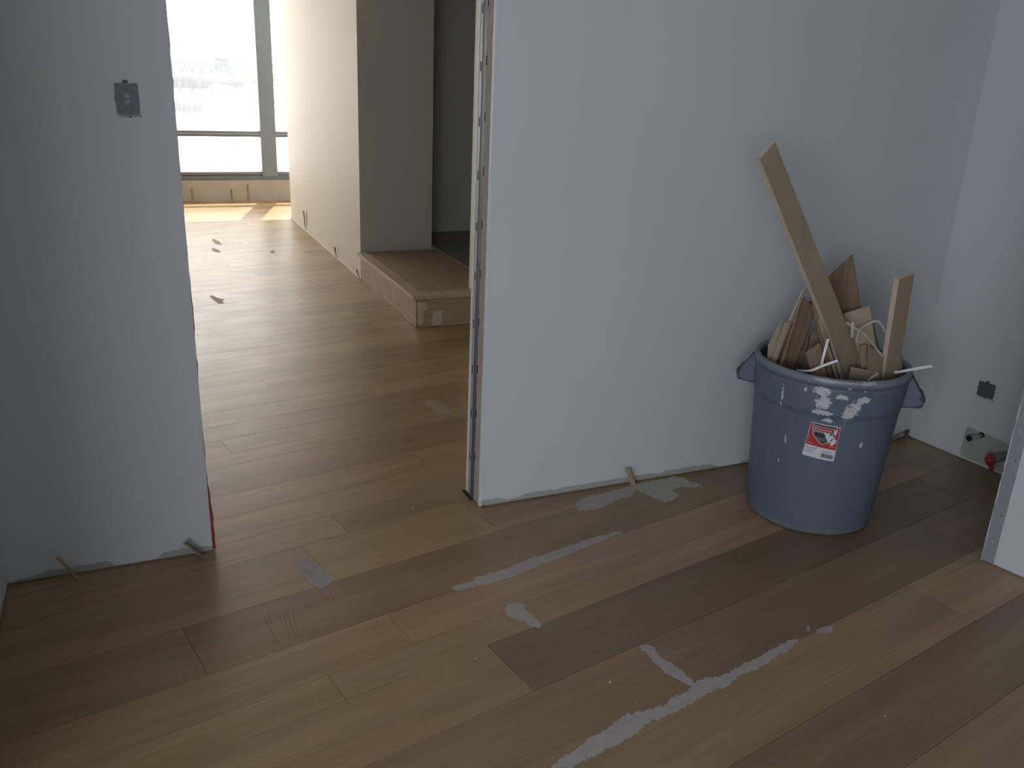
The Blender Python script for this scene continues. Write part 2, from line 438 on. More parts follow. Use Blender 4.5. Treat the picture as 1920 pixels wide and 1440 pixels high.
# ------------------------------------------------------------------ the step and the raised closet floor
st = empty('step', (1.72, 5.415, 0)); tag(st, 'low unfinished oak step built in front of the recess beyond the doorway', 'step')
def sbox(name, a, mat, par=st, bev=.0015):
    x0, x1, y0, y1, z0, z1 = a
    return boxobj(name, (x0-1.72, x1-1.72, y0-5.415, y1-5.415, z0, z1), mat, par, bev=bev)
sbox('riser', (1.72, 1.738, 5.415, 6.893, .001, .201), STEPOAK)
sbox('side_panel', (1.738, 2.135, 5.415, 5.433, .001, .201), STEPOAKX)
sbox('tread', (1.765, 2.135, 5.46, 5.53, .202, .2265), STEPOAKX)
sbox('tread_board', (1.765, 2.36, 5.532, 6.885, .202, .2262), STEPOAK)
NOSE = grain('sanded oak nosing', (.40, .30, .195), (.47, .36, .24), .5, (40, 4, 40))
sbox('nosing', (1.69, 1.7645, 5.385, 6.893, .202, .2275), NOSE)
sbox('nosing', (1.7655, 2.135, 5.385, 5.459, .202, .2275), NOSE)
STEPF = plain('step filler', (.50, .44, .35), .85, 0, .14, 40, .4)
def side_patch(pts, name='filler_patch'):
    bm = bmesh.new(); q = [on_y(x, y, 5.4145) for x, y in pts]
    hexa(bm, [(v.x-1.72, -.0015, v.z) for v in q], [(v.x-1.72, .0005, v.z) for v in q]); o = obj(name, bm, STEPF, st); o['label'] = 'pale filler patch'
side_patch([(782, 566), (801, 569), (802, 582), (794, 582), (793, 608), (783, 610)])
side_patch([(813, 584), (830, 582), (828, 607), (812, 611), (810, 600)])
cfl = boxobj('floor_closet', (2.372, 4.3, 5.5, 7.82, .0, .196), SUBF, kind='structure')
# tiles with joints
for ix in range(3):
    for iy in range(4):
        x0, y0 = 2.40+ix*.62, 5.52+iy*.58
        boxobj('tile', (x0, x0+.612, y0, min(y0+.572, 7.81), .19, .203), TILE if (ix*2+iy) % 3 else TILE2, cfl, bev=.002)
boxobj('edge_strip', (2.366, 2.378, 5.5, 7.05, .15, .231), TRIMM, cfl, bev=.001)

# ------------------------------------------------------------------ filler on the floor boards
def patch(pts, mat=PUTTY, h=.0009, jit=1.6, seg=4, z=0, layer=0):
    """irregular smear on the floor, outline given clockwise"""
    out = []
    n = len(pts)
    for i in range(n):
        a, b = Vector(pts[i]), Vector(pts[(i+1) % n]); L = (b-a).length
        k = max(1, int(L/seg))
        nrm = Vector((-(b-a).y, (b-a).x))/max(L, 1e-6)
        for j in range(k):
            p = a.lerp(b, j/k)
            if j: p = p+nrm*random.uniform(-jit, jit)
            out.append(p)
    bm = bmesh.new()
    q = [on_z(p.x, p.y, 0) for p in out]
    lo = [bm.verts.new((v.x, v.y, -.0004)) for v in q]; hi = [bm.verts.new((v.x, v.y, h)) for v in q]
    f = bm.faces.new(hi); m = len(q)
    for i in range(m): bm.faces.new((lo[i], lo[(i+1) % m], hi[(i+1) % m], hi[i]))
    bmesh.ops.triangulate(bm, faces=[f])
    o = obj('filler_patch', bm, mat, floor); o['label'] = 'dried grey filler smear'; return o
# long smear in the foreground with its branch and tip
patch([(1030,1440),(1100,1389),(1140,1366),(1167,1342),(1215,1331),(1250,1322),(1256,1309),(1290,1296),(1306,1276),(1340,1268),(1364,1263),(1392,1245),(1430,1228),(1450,1215),(1480,1200),(1499,1199),(1478,1219),(1455,1231),(1418,1256),(1392,1262),(1364,1287),(1336,1294),(1318,1306),(1270,1333),(1210,1358),(1186,1380),(1120,1414),(1068,1440)], jit=3.0)
patch([(1200,1212),(1213,1208),(1226,1213),(1228,1221),(1236,1230),(1262,1246),(1280,1260),(1304,1284),(1299,1289),(1282,1280),(1262,1269),(1245,1259),(1225,1240),(1213,1224),(1202,1219)], jit=1.6, h=.0014)
patch([(1531,1181),(1545,1176),(1559,1174),(1562,1180),(1558,1186),(1531,1186)], jit=.5)
patch([(1513,1175),(1517,1173),(1518,1183),(1513,1183)], jit=.5)
patch([(848,1100),(856,1097),(888,1090),(890,1083),(945,1068),(960,1062),(994,1047),(1018,1041),(1060,1026),(1100,1012),(1145,1000),(1162,997),(1168,999),(1140,1010),(1095,1028),(1040,1050),(1012,1059),(975,1076),(930,1091),(890,1100),(870,1105),(850,1106)], jit=1.6)
patch([(946,1143),(952,1133),(966,1130),(981,1133),(984,1141),(1000,1158),(1016,1171),(1012,1177),(1000,1176),(975,1162),(952,1156)], jit=1.5)
patch([(1080,943),(1100,932),(1145,922),(1168,915),(1184,910),(1192,917),(1186,929),(1160,937),(1120,954),(1085,958)], jit=1.8)
patch([(1180,912),(1212,904),(1238,899),(1268,892),(1292,903),(1310,908),(1316,913),(1272,914),(1258,918),(1274,931),(1247,943),(1236,937),(1206,924)], PUTTYL, jit=1.8, h=.0013)
patch([(556,1052),(568,1043),(585,1052),(612,1071),(626,1088),(616,1097),(600,1102),(584,1096),(566,1076)], jit=.7)
patch([(793,755),(812,749),(846,766),(846,776),(826,777)], PUTTYD, jit=.8)
patch([(396,449),(401,448),(413,454),(417,459),(405,458)], SHIM, jit=.5); patch([(396,466),(403,465),(412,470),(414,474),(400,472)], SHIM, jit=.5)
patch([(393,555),(399,554),(410,560),(421,561),(416,564),(421,569),(409,569),(400,562)], SHIM, jit=.5)
patch([(508,470),(514,470),(515,474),(507,475)], PUTTYD, jit=.4)
# scattered crumbs
for px_, py_, r, lab in ((1143, 1280, .0036, 'largest pale crumb on the boards between dark board and long filler smear'), (1191, 1318, .0022, 'small pale crumb just above the long filler smear'), (970, 1040, .0022, 'tiny pale crumb above the middle filler streak'), (892, 1236, .0026, 'pale crumb left of the dark board end'), (774, 953, .0028, 'pale crumb on the floor in the doorway, left of the stud'), (1526, 1315, .002, 'tiny crumb on the boards, below and right of the filler tip'), (1659, 1343, .0024, 'pale crumb on the dark board at lower right'), (988, 1297, .0018, 'speck at the near corner of the dark board end'), (560, 487, .005, 'pale crumb on the sunlit corridor boards, farther of two'), (580, 476, .004, 'pale crumb on the corridor boards close to the shims'), (887, 1342, .002, 'speck on the boards left of the long filler smear')):
    q = on_z(px_, py_, 0); bm = bmesh.new(); bmesh.ops.create_icosphere(bm, subdivisions=1, radius=r)
    for v in bm.verts: v.co = Vector((v.co.x*random.uniform(.7, 1.3), v.co.y*random.uniform(.7, 1.3), v.co.z*.6))
    o = obj('crumb', bm, CRUMB); o.location = (q.x, q.y, r*.5); o.rotation_euler = (0, 0, random.random()*3)
    tag(o, lab, 'debris')
# dark scratches across one board (wear)
SCR = plain('scratch', (.12, .09, .065), .8)
for x0, y0, x1, y1 in ((501,1150,512,1175),(503,1138,508,1150),(532,1152,545,1205),(539,1150,556,1210),(548,1148,560,1195),(614,1120,632,1156),(619,1112,628,1130),(604,1117,609,1132),(526,1160,531,1180),(497,1162,527,1218)):
    a, b = on_z(x0, y0), on_z(x1, y1); d = (b-a).normalized(); s = Vector((-d.y, d.x, 0))*.0007
    bm = bmesh.new(); hexa(bm, [a-s-Vector((0,0,.0005)), b-s-Vector((0,0,.0005)), b+s-Vector((0,0,.0005)), a+s-Vector((0,0,.0005))], [a-s+Vector((0,0,.0002)), b-s*.3+Vector((0,0,.0002)), b+s*.3+Vector((0,0,.0002)), a+s+Vector((0,0,.0002))])
    obj('scratch', bm, SCR, floor)

# ------------------------------------------------------------------ outlet boxes
def outlet(name_label, origin, ux, n, w_, h_, variant):
    """origin: middle of box on wall, ux: unit vector right, n: outward normal"""
    root = empty('outlet_box', origin); rz = math.atan2(ux.y, ux.x); root.rotation_euler = (0, 0, rz)
    tag(root, name_label, 'outlet box')
    # local: x right, y into wall (n = -y)
    W, H = w_/2, h_/2
    bm = bmesh.new()
    outl = [(-W, -H), (-W*.3, -H-.001), (0, -H-.008), (.006, -H-.009), (.010, -H), (W, -H+.002), (W+.001, 0), (W, H), (W*.75, H+.003), (W*.6, H), (.004, H+.001), (.002, H+.009), (-.007, H+.009), (-.010, H+.001), (-W, H), (-W-.001, H*.25), (-W-.003, H*.12), (-W-.003, -H*.1), (-W, -H*.25)]
    lo = [(x, .002, z) for x, z in outl]; hi = [(x, -.004, z) for x, z in outl]
    hexa(bm, lo, hi); obj('faceplate', bm, BOXM if variant == 0 else BOXD, root)
    # round mud ring rims and the two cavities
    bm = bmesh.new(); R = W*.66
    for k in range(28):
        a0, a1 = 2*PI*k/28, 2*PI*(k+1)/28
        pts = [(math.cos(a0)*R, math.sin(a0)*R*1.2), (math.cos(a1)*R, math.sin(a1)*R*1.2), (math.cos(a1)*R*.84, math.sin(a1)*R*1.02), (math.cos(a0)*R*.84, math.sin(a0)*R*1.02)]
        hexa(bm, [(x, -.003, z) for x, z in pts], [(x, -.0062, z) for x, z in pts])
    obj('ring', bm, BOXM if variant == 0 else BOXD, root)
    for s in (-1, 1):
        bm = bmesh.new(); pts = [(math.cos(t)*R*.42, s*(.004)+s*abs(math.sin(t))*R*.6) for t in [PI*k/10 for k in range(11)]]
        hexa(bm, [(x, -.003, z) for x, z in pts], [(x, -.0052, z) for x, z in pts]); obj('socket_plug', bm, MUD if variant == 0 else BOXD, root)
    boxobj('ear', (-.006, .006, -.005, .001, H+.002, H+.010), BOXD, root, bev=.001)
    bm = bmesh.new(); tube(bm, [(-W*.9, -.003, -H-.003), (-W*.3, -.004, -H-.004), (.2*W, -.004, -H-.002), (W, -.003, -H-.003), (W*1.2, -.002, -H-.007)], [.001, .003, .002, .003, .001], 6)
    obj('compound_smear', bm, MUD, root)
    return root
outlet('blue-grey electrical box smeared with compound on the wall left of the doorway', Vector((.037, YA, 1.5305)), Vector((1, 0, 0)), Vector((0, -1, 0)), .062, .086, 0)
qb = B0+dB*.336; qb.z = .363
outlet('small dark electrical box low on the right wall behind the bin', qb, dB, nB, .078, .068, 1)

# ------------------------------------------------------------------ bare patch and pipes on the right wall
def bpt(s, z, off=0): q = B0+dB*s+nB*off; return Vector((q.x, q.y, z))
bm = bmesh.new(); ol = [(.285, .012), (.56, .012), (.56, .155), (.50, .152), (.45, .157), (.40, .160), (.33, .163), (.287, .165), (.283, .10)]
hexa(bm, [bpt(s, z, -.002) for s, z in ol], [bpt(s, z, .0015) for s, z in ol]); obj('bare_wallboard_patch', bm, BOARD, wall_right)
for s, z, r in ((.365, .150, .012), (.52, .146, .011)):
    bm = bmesh.new(); hexa(bm, [bpt(s+math.cos(t)*r*1.3, z+math.sin(t)*r, -.002) for t in [2*PI*k/12 for k in range(12)]], [bpt(s+math.cos(t)*r*1.3, z+math.sin(t)*r, .0022) for t in [2*PI*k/12 for k in range(12)]])
    obj('hole', bm, SLOT, wall_right)
pr = empty('pipe_stub', bpt(.365, .145)); tag(pr, 'short pale pipe stub with a dark end poking from the right wall', 'pipe')
o0 = bpt(.365, .145)
bm = bmesh.new(); tube(bm, [o0*0+nB*(-.01), nB*.062+Vector((0, .02, -.010))], .0105, 16); obj('pipe', bm, PVC, pr, smooth=True)
bm = bmesh.new(); tube(bm, [nB*.058+Vector((0, .0187, -.0094)), nB*.070+Vector((0, .0226, -.0113))], .0135, 16); obj('cap', bm, BLACKP, pr)
o1 = bpt(.53, .118); pp = empty('taped_pipe', o1); tag(pp, 'grey drain pipe in the right wall with its end wrapped in red tape', 'pipe')
bm = bmesh.new(); tube(bm, [-nB*.01, nB*.05+Vector((0, .028, -.016)), nB*.085+Vector((0, .045, -.027))], .019, 18); obj('pipe', bm, PIPEG, pp, smooth=True)
bm = bmesh.new(); bmesh.ops.create_icosphere(bm, subdivisions=3, radius=1)
for v in bm.verts:
    v.co = Vector((v.co.x*.022, v.co.y*.024, v.co.z*.026))*(1+.16*math.sin(v.co.x*9+v.co.z*7)*math.cos(v.co.y*8)+random.uniform(-.04, .04))
    v.co += nB*.097+Vector((0, .052, -.031))
obj('tape_wrap', bm, TAPE, pp)
bm = bmesh.new(); a = nB*.10+Vector((0, .05, -.045))
hexa(bm, [a+Vector((-.004, -.016, -.0)), a+Vector((.004, -.016, 0)), a+Vector((.004, .012, .008)), a+Vector((-.004, .012, .008))], [a+Vector((-.003, -.028, -.034)), a+Vector((.003, -.028, -.034)), a+Vector((.003, -.004, -.026)), a+Vector((-.003, -.004, -.026))])
obj('tape_tail', bm, TAPE, pp)

# ------------------------------------------------------------------ wooden shims pushed under the walls
def shim(base, top_c, wb, wt, tb, tt, wdir, label, mat=SHIM, name='wooden_shim', group=None, double=False):
    base, top_c, wdir = Vector(base), Vector(top_c), Vector(wdir).normalized()
    ax = (top_c-base).normalized(); n = ax.cross(wdir).normalized()
    bm = bmesh.new()
    hexa(bm, [-wdir*wb/2-n*tb/2, wdir*wb/2-n*tb/2, wdir*wb/2+n*tb/2, -wdir*wb/2+n*tb/2],
         [top_c-base-wdir*wt/2-n*tt/2, top_c-base+wdir*wt/2-n*tt/2, top_c-base+wdir*wt/2+n*tt/2, top_c-base-wdir*wt/2+n*tt/2])
    bevel(bm, min(.0008, tb*.2))
    root = obj(name, bm, mat); root.location = base
    tag(root, label, 'shim', group); 
    if double:
        bm = bmesh.new(); d = n*(tt*.9)
        hexa(bm, [d-wdir*wb/2-n*tb/3, d+wdir*wb/2-n*tb/3, d+wdir*wb/2+n*tb/3, d-wdir*wb/2+n*tb/3],
             [d+(top_c-base)*.93-wdir*wt/2-n*tt/3, d+(top_c-base)*.93+wdir*wt/2-n*tt/3, d+(top_c-base)*.93+wdir*wt/2+n*tt/3, d+(top_c-base)*.93-wdir*wt/2+n*tt/3])
        obj('second_wedge', bm, SHIMD, root)
    return root
# on the corridor wall
for (bx, by), (tx, ty), wt, lab in (((573, 433), (569, 396), .060, 'tall thin wooden shim standing against the corridor wall, nearest the far window'), ((629, 485), (627, 463), .046, 'wooden shim against the corridor wall, middle of the three there'), ((673, 524), (668, 505), .040, 'small dark wooden shim beside the step, at the end of the corridor wall')):
    b = on_z(bx, by, .002); b.x = 1.708
    t = on_plane(tx, ty, (1.69, 0, 0), Vector((1, 0, 0)))
    shim(b, t, .006, wt, .003, .011, (0, 1, 0), lab)
# doorway wall, left piece
def on_wall(x, y, off): return on_y(x, y, YA-off)
a, b = on_z(148, 1077, .004), on_wall(107, 1045, .045); shim((a.x, a.y-.03, .006), b, .018, .018, .006, .009, (0, -1, .4), 'pale wooden shim leaning on the wall near the left corner', name='wooden_shim')
a, b = on_z(377, 1041, .004), on_wall(344, 1017, .04); shim((a.x, a.y-.012, .006), b, .016, .018, .005, .008, (0, -1, .4), 'wooden shim leaning beside the left edge of the doorway', double=True)
# doorway wall, right piece
a = on_z(1184, 907, .002); b = on_wall(1177, 879, .03); shim((a.x, a.y-.018, .004), b, .022, .024, .008, .010, (1, -.5, 0), 'split pale wooden shim standing between doorway and bin', double=True)
# corner behind the bin
a = on_plane(1697, 822, (0, YA-.03, 0), Vector((0, 1, 0))); a.z = .004
shim(a, (a.x+.004, a.y-.002, .055), .010, .022, .006, .010, (1, -.3, 0), 'dark shim in the far right corner behind the bin', SHIMD)
a2 = on_z(1668, 826, 0); shim((a2.x, YA-.02, .006), (a2.x+.075, YA-.014, .040), .012, .012, .004, .006, (0, -1, .3), 'pale sliver of wood leaning at the wall foot behind the bin', SHIM)
# sill board under the far window
for px_, hh, lab in ((362, .17, 'thin shim on the board under the far window, leftmost of three'), (436, .15, 'thin shim on the board under the far window, middle of three'), (467, .20, 'thin shim on the board under the far window, rightmost and darkest')):
    a = on_y(px_, 376, WY-.01); shim((a.x, WY-.02, .002), (a.x-.004, WY-.007, hh), .010, .022, .006, .006, (1, 0, 0), lab, SHIM)

# ------------------------------------------------------------------ the bin
CX, CY = 2.478, 2.450; RB, RT, HH = .245, .285, .656
def rad(z): return RB+(RT-RB)*z/HH
BINM, nt, b = newmat('grey blue bin plastic')
v = mapped(nt, (1, 1, 1)); sx = nt.nodes.new('ShaderNodeSeparateXYZ'); nt.links.new(v, sx.inputs[0])
ang = math_n(nt, 'MULTIPLY', math_n(nt, 'ARCTAN2', sx.outputs[1], sx.outputs[0]), 180/PI)
base = mixc(nt, noise(nt, v, 5, 3), (.105, .138, .186), (.125, .160, .210))
scuff = noise(nt, mapped(nt, (1, 1, .25)), 22, 4)
base = mixc(nt, math_n(nt, 'MULTIPLY', ramp(nt, scuff, .62, .8), .22), base, (.3, .34, .38))
tot = None
for a0, z0, da, dz, tilt in ((-137.5, .603, 7, .022, 0), (-136, .560, 7.5, .03, 0), (-136.5, .520, 8.5, .012, 0), (-131, .49, 5, .010, 0), (-115, .540, 7, .036, -.0022), (-108, .582, 6, .016, -.001), (-124, .59, 5, .012, 0), (-136, .648, 10, .008, 0), (-107, .648, 8, .008, 0), (-124, .648, 20, .003, 0), (-101, .40, 2.2, .02, 0), (-161, .38, .9, .02, .008), (-165, .28, .8, .008, 0), (-120, .625, 1.3, .006, 0), (-108, .618, 1.3, .005, 0), (-150, .60, 1.2, .01, 0), (-168, .55, 1.4, .06, 0)):
    A = math_n(nt, 'DIVIDE', math_n(nt, 'SUBTRACT', ang, a0), da)
    zz = math_n(nt, 'SUBTRACT', sx.outputs[2], z0)
    if tilt: zz = math_n(nt, 'ADD', zz, math_n(nt, 'MULTIPLY', math_n(nt, 'SUBTRACT', ang, a0), tilt))
    Z = math_n(nt, 'DIVIDE', zz, dz)
    r2 = math_n(nt, 'ADD', math_n(nt, 'MULTIPLY', A, A), math_n(nt, 'MULTIPLY', Z, Z))
    k = math_n(nt, 'SUBTRACT', 1, math_n(nt, 'POWER', r2, .5))
    if da < 3: k = math_n(nt, 'MULTIPLY', k, .62)
    tot = k if tot is None else math_n(nt, 'MAXIMUM', tot, k)
nz = noise(nt, mapped(nt, (1, 1, 1.5)), 30, 8, .72, 1.2)
mask = ramp(nt, math_n(nt, 'ADD', math_n(nt, 'MINIMUM', math_n(nt, 'MULTIPLY', tot, .8), .40), math_n(nt, 'MULTIPLY', nz, 2.0)), 1.06, 1.24)
col = mixc(nt, math_n(nt, 'MULTIPLY', mask, .85), base, (.66, .66, .67))
rimk = math_n(nt, 'MULTIPLY', ramp(nt, sx.outputs[2], .628, .642), math_n(nt, 'ADD', math_n(nt, 'MULTIPLY', nz, .9), .05))
col = mixc(nt, rimk, col, (.27, .285, .30))
# dirt around the foot
foot = ramp(nt, math_n(nt, 'ADD', sx.outputs[2], math_n(nt, 'MULTIPLY', nz, -.03)), .025, .0)
col = mixc(nt, math_n(nt, 'MULTIPLY', foot, .35), col, (.25, .23, .2))
nt.links.new(col, b.inputs['Base Color']); b.inputs['Roughness'].default_value = .5
bump(nt, b, noise(nt, v, 70, 3), .08, .002)
can = empty('waste_bin', (CX, CY, 0)); tag(can, 'round grey-blue plastic bin full of board offcuts in the corner', 'bin')
def lathe(prof, seg=72):
    bm = bmesh.new(); rings = []
    for r, z in prof:
        rings.append([bm.verts.new((math.cos(2*PI*k/seg)*r, math.sin(2*PI*k/seg)*r, z)) for k in range(seg)] if r > 0 else [bm.verts.new((0, 0, z))])
    for a, b_ in zip(rings, rings[1:]):
        for k in range(seg):
            k2 = (k+1) % seg
            if len(a) == 1: bm.faces.new((a[0], b_[k], b_[k2]))
            elif len(b_) == 1: bm.faces.new((a[k], a[k2], b_[0]))
            else: bm.faces.new((a[k], a[k2], b_[k2], b_[k]))
    return bm
prof = [(0, .010), (RB-.03, .010), (RB-.012, .001), (RB-.004, .002), (RB+.0005, .010), (RB+.002, .022)]
for z in (.1, .2, .3, .4, .49): prof.append((rad(z), z))
prof += [(rad(.505)+.0005, .505), (rad(.508)+.0045, .509), (rad(.52)+.005, .52), (rad(.6)+.005, .60), (rad(.625)+.004, .626)]
prof += [(rad(.625)-.004, .628), (rad(.6)-.001, .6), (rad(.3)-.006, .3), (RB-.006, .03), (0, .022)]
o = obj('body', lathe(prof), BINM, can, smooth=True)
rp = [(rad(.6)-.002, .620), (RT+.004, .620), (RT+.0075, .624), (RT+.009, .632), (RT+.0085, .646), (RT+.005, .654), (RT-.002, .657), (RT-.010, .654), (RT-.013, .646), (RT-.0135, .625), (rad(.6)-.002, .620)]
obj('rim', lathe(rp), BINM, can, smooth=True)
# handles, one at each side under the rim
def handle(az):
    u = Vector((math.cos(az), math.sin(az), 0)); s = Vector((-u.y, u.x, 0))
    def P(r, t, z): return u*r+s*t+Vector((0, 0, z))
    bm = bmesh.new()
    W = .055
    for sgn in (-1, 1):        # two cheeks
        t0, t1 = sgn*W, sgn*(W-.007)
        poly = [(rad(.51)-.004, .508), (RT+.055, .514), (RT+.062, .527), (RT+.060, .552), (RT+.052, .560), (RT+.008, .628), (RT-.004, .630)]
        hexa(bm, [P(r, t0, z) for r, z in poly], [P(r, t1, z) for r, z in poly])
    # outer grip bar
    poly = [(RT+.032, .512), (RT+.055, .514), (RT+.062, .527), (RT+.060, .552), (RT+.052, .560), (RT+.040, .556), (RT+.050, .545), (RT+.050, .528), (RT+.034, .520)]
    hexa(bm, [P(r, -W, z) for r, z in poly], [P(r, W, z) for r, z in poly])
    # web joining bar and body underneath
    poly = [(rad(.51)-.002, .508), (RT+.050, .513), (RT+.050, .519), (rad(.51)-.002, .515)]
    hexa(bm, [P(r, -W, z) for r, z in poly], [P(r, W, z) for r, z in poly])
    h = obj('handle', bm, BINM, can)
    bm = bmesh.new()
    poly = [(RT+.010, .630), (RT+.055, .562), (RT+.064, .556), (RT+.066, .540), (RT+.060, .533), (RT+.052, .545), (RT+.046, .556), (RT+.004, .622)]
    hexa(bm, [P(r, -W+.004, z) for r, z in poly], [P(r, W-.004, z) for r, z in poly]); obj('slot_shade', bm, BLACKP, h)  # black piece stands in for the shaded slot gap of the handle
AZV = math.atan2(-CY, -CX)
handle(AZV-PI/2-.10); handle(AZV+PI/2+.06)

# the sticker, wrapped on the cone of the body
LC = ((-142.4, .476), (-120.4, .470), (-120.6, .327), (-145.6, .336))    # TL TR BR BL
def lab3(u, v, off):
    a = (1-u)*v*LC[0][0]+u*v*LC[1][0]+u*(1-v)*LC[2][0]+(1-u)*(1-v)*LC[3][0]
    z = (1-u)*v*LC[0][1]+u*v*LC[1][1]+u*(1-v)*LC[2][1]+(1-u)*(1-v)*LC[3][1]
    r = rad(z)+off; t = math.radians(a); return Vector((math.cos(t)*r, math.sin(t)*r, z))
def lm(name, c, r=.4):
    return plain(name, c, r, 0, .05, 60)
LW, LR, LK, LG = lm('label white', (.72, .73, .78)), lm('label red', (.52, .035, .03)), lm('label black', (.03, .03, .035)), lm('label silver', (.30, .33, .36))
sticker = None
def flat(name, poly, off, mat, parent):
    """polygon in label space cut into a fine fan so that it bends with the bin"""
    bm = bmesh.new(); vs = [bm.verts.new((u, v, 0)) for u, v in poly]; f = bm.faces.new(vs)
    lo, hi = min(p[0] for p in poly), max(p[0] for p in poly)
    k = .08
    while k < 1:
        if lo < k < hi:
            g = bm.verts[:]+bm.edges[:]+bm.faces[:]
            bmesh.ops.bisect_plane(bm, geom=g, plane_co=(k, 0, 0), plane_no=(1, 0, 0))
        k += .08
    bmesh.ops.triangulate(bm, faces=bm.faces[:])
    for v in bm.verts: v.co = lab3(v.co.x, v.co.y, off)
    bm.normal_update()
    return obj(name, bm, mat, parent)
def rrect(u0, u1, v0, v1, r, asp=1.35):
    out = []
    for cx_, cy_, a0 in ((u1-r, v1-r/asp, 0), (u0+r, v1-r/asp, 90), (u0+r, v0+r/asp, 180), (u1-r, v0+r/asp, 270)):
        for k in range(5):
            t = math.radians(a0+k*22.5); out.append((cx_+math.cos(t)*r, cy_+math.sin(t)*r/asp))
    return out
sticker = flat('sticker', rrect(0, 1, 0, 1, .05), .0006, LW, can); sticker['label'] = 'red and white product sticker'
flat('red_field', [(.015, .345), (.985, .325), (.985, .93), (.95, .985), (.05, .985), (.015, .96)], .0010, LR, sticker)
sh = [(.10, 1.0), (.30, .995), (.5, .985), (.7, .995), (.90, .985), (.905, .76), (.86, .62), (.72, .50), (.52, .415), (.33, .52), (.17, .66), (.105, .80)]
def scl(p, s, c=(.5, .74)): return [(c[0]+(x-c[0])*s, c[1]+(y-c[1])*s) for x, y in p]
flat('shield_border', sh, .0014, LW, sticker)
flat('shield', scl(sh, .935), .0018, LK, sticker)
flat('shield_top', [(.155, .945), (.5, .93), (.85, .935), (.855, .765), (.155, .735)], .0022, LG, sticker)
flat('brand_pill', rrect(.225, .80, .80, .905, .06), .0026, LR, sticker)
def text(body, u, v, size, mat, off=.003, name='lettering', width=None):
    cu = bpy.data.curves.new('t', 'FONT'); cu.body = body; cu.size = 1; cu.align_x = 'LEFT'; cu.resolution_u = 2
    to = bpy.data.objects.new('t', cu); COL.objects.link(to)
    bpy.context.view_layer.update()
    me = bpy.data.meshes.new_from_object(to.evaluated_get(bpy.context.evaluated_depsgraph_get()))
    bpy.data.objects.remove(to)
    wd = max((v_.co.x for v_ in me.vertices), default=1)
    sxx = (width/wd) if width else size*.75
    for v_ in me.vertices: v_.co = lab3(u+v_.co.x*sxx, v+v_.co.y*size, off)
    me.name = name
    return link(name, me, mat, sticker)
text('Rubbermaid', .26, .828, .075, LW, width=.46)
text('BRUTE', .20, .655, .15, LK, off=.0026, width=.6)
for k, (u0, u1) in enumerate(((.25, .75), (.29, .70), (.34, .66))):
    flat('print_line', [(u0, .60-k*.045), (u1, .60-k*.045), (u1, .615-k*.045), (u0, .615-k*.045)], .0024, LG, sticker)
text('20 G, 75.7 L', .05, .245, .07, LK, width=.34)
for k in range(3): flat('print_line', [(.05, .19-k*.035), (.36, .19-k*.035), (.36, .20-k*.035), (.05, .20-k*.035)], .0012, LG, sticker)
for k in range(2): flat('print_line', [(.58, .25-k*.035), (.90, .25-k*.035), (.90, .262-k*.035), (.58, .262-k*.035)], .0012, LG, sticker)
for k in range(2): flat('print_line', [(.05+.7*k, .40), (.25+.68*k, .40), (.25+.68*k, .41), (.05+.7*k, .41)], .0016, LW, sticker)
text('B', .045, .55, .08, LW, off=.0016)
u = .565; random.seed(3)
while u < .93:
    w_ = random.choice((.006, .012, .018)); flat('barcode_bar', [(u, .055), (u+w_, .055), (u+w_, .175), (u, .175)], .0012, LK, sticker); u += w_+random.choice((.006, .010))
for poly in ([(.55, .74), (.66, .78), (.72, .72), (.80, .76), (.84, .66), (.74, .60), (.76, .54), (.68, .52), (.62, .62), (.57, .66)], [(.80, .60), (.90, .66), (.95, .58), (.90, .50), (.83, .44), (.76, .47)], [(.80, .86), (.92, .93), (.90, .80), (.84, .76)], [(.5, .76), (.56, .79), (.58, .74), (.52, .72)]):
    flat('paint_smear', poly, .0034, LW, sticker)

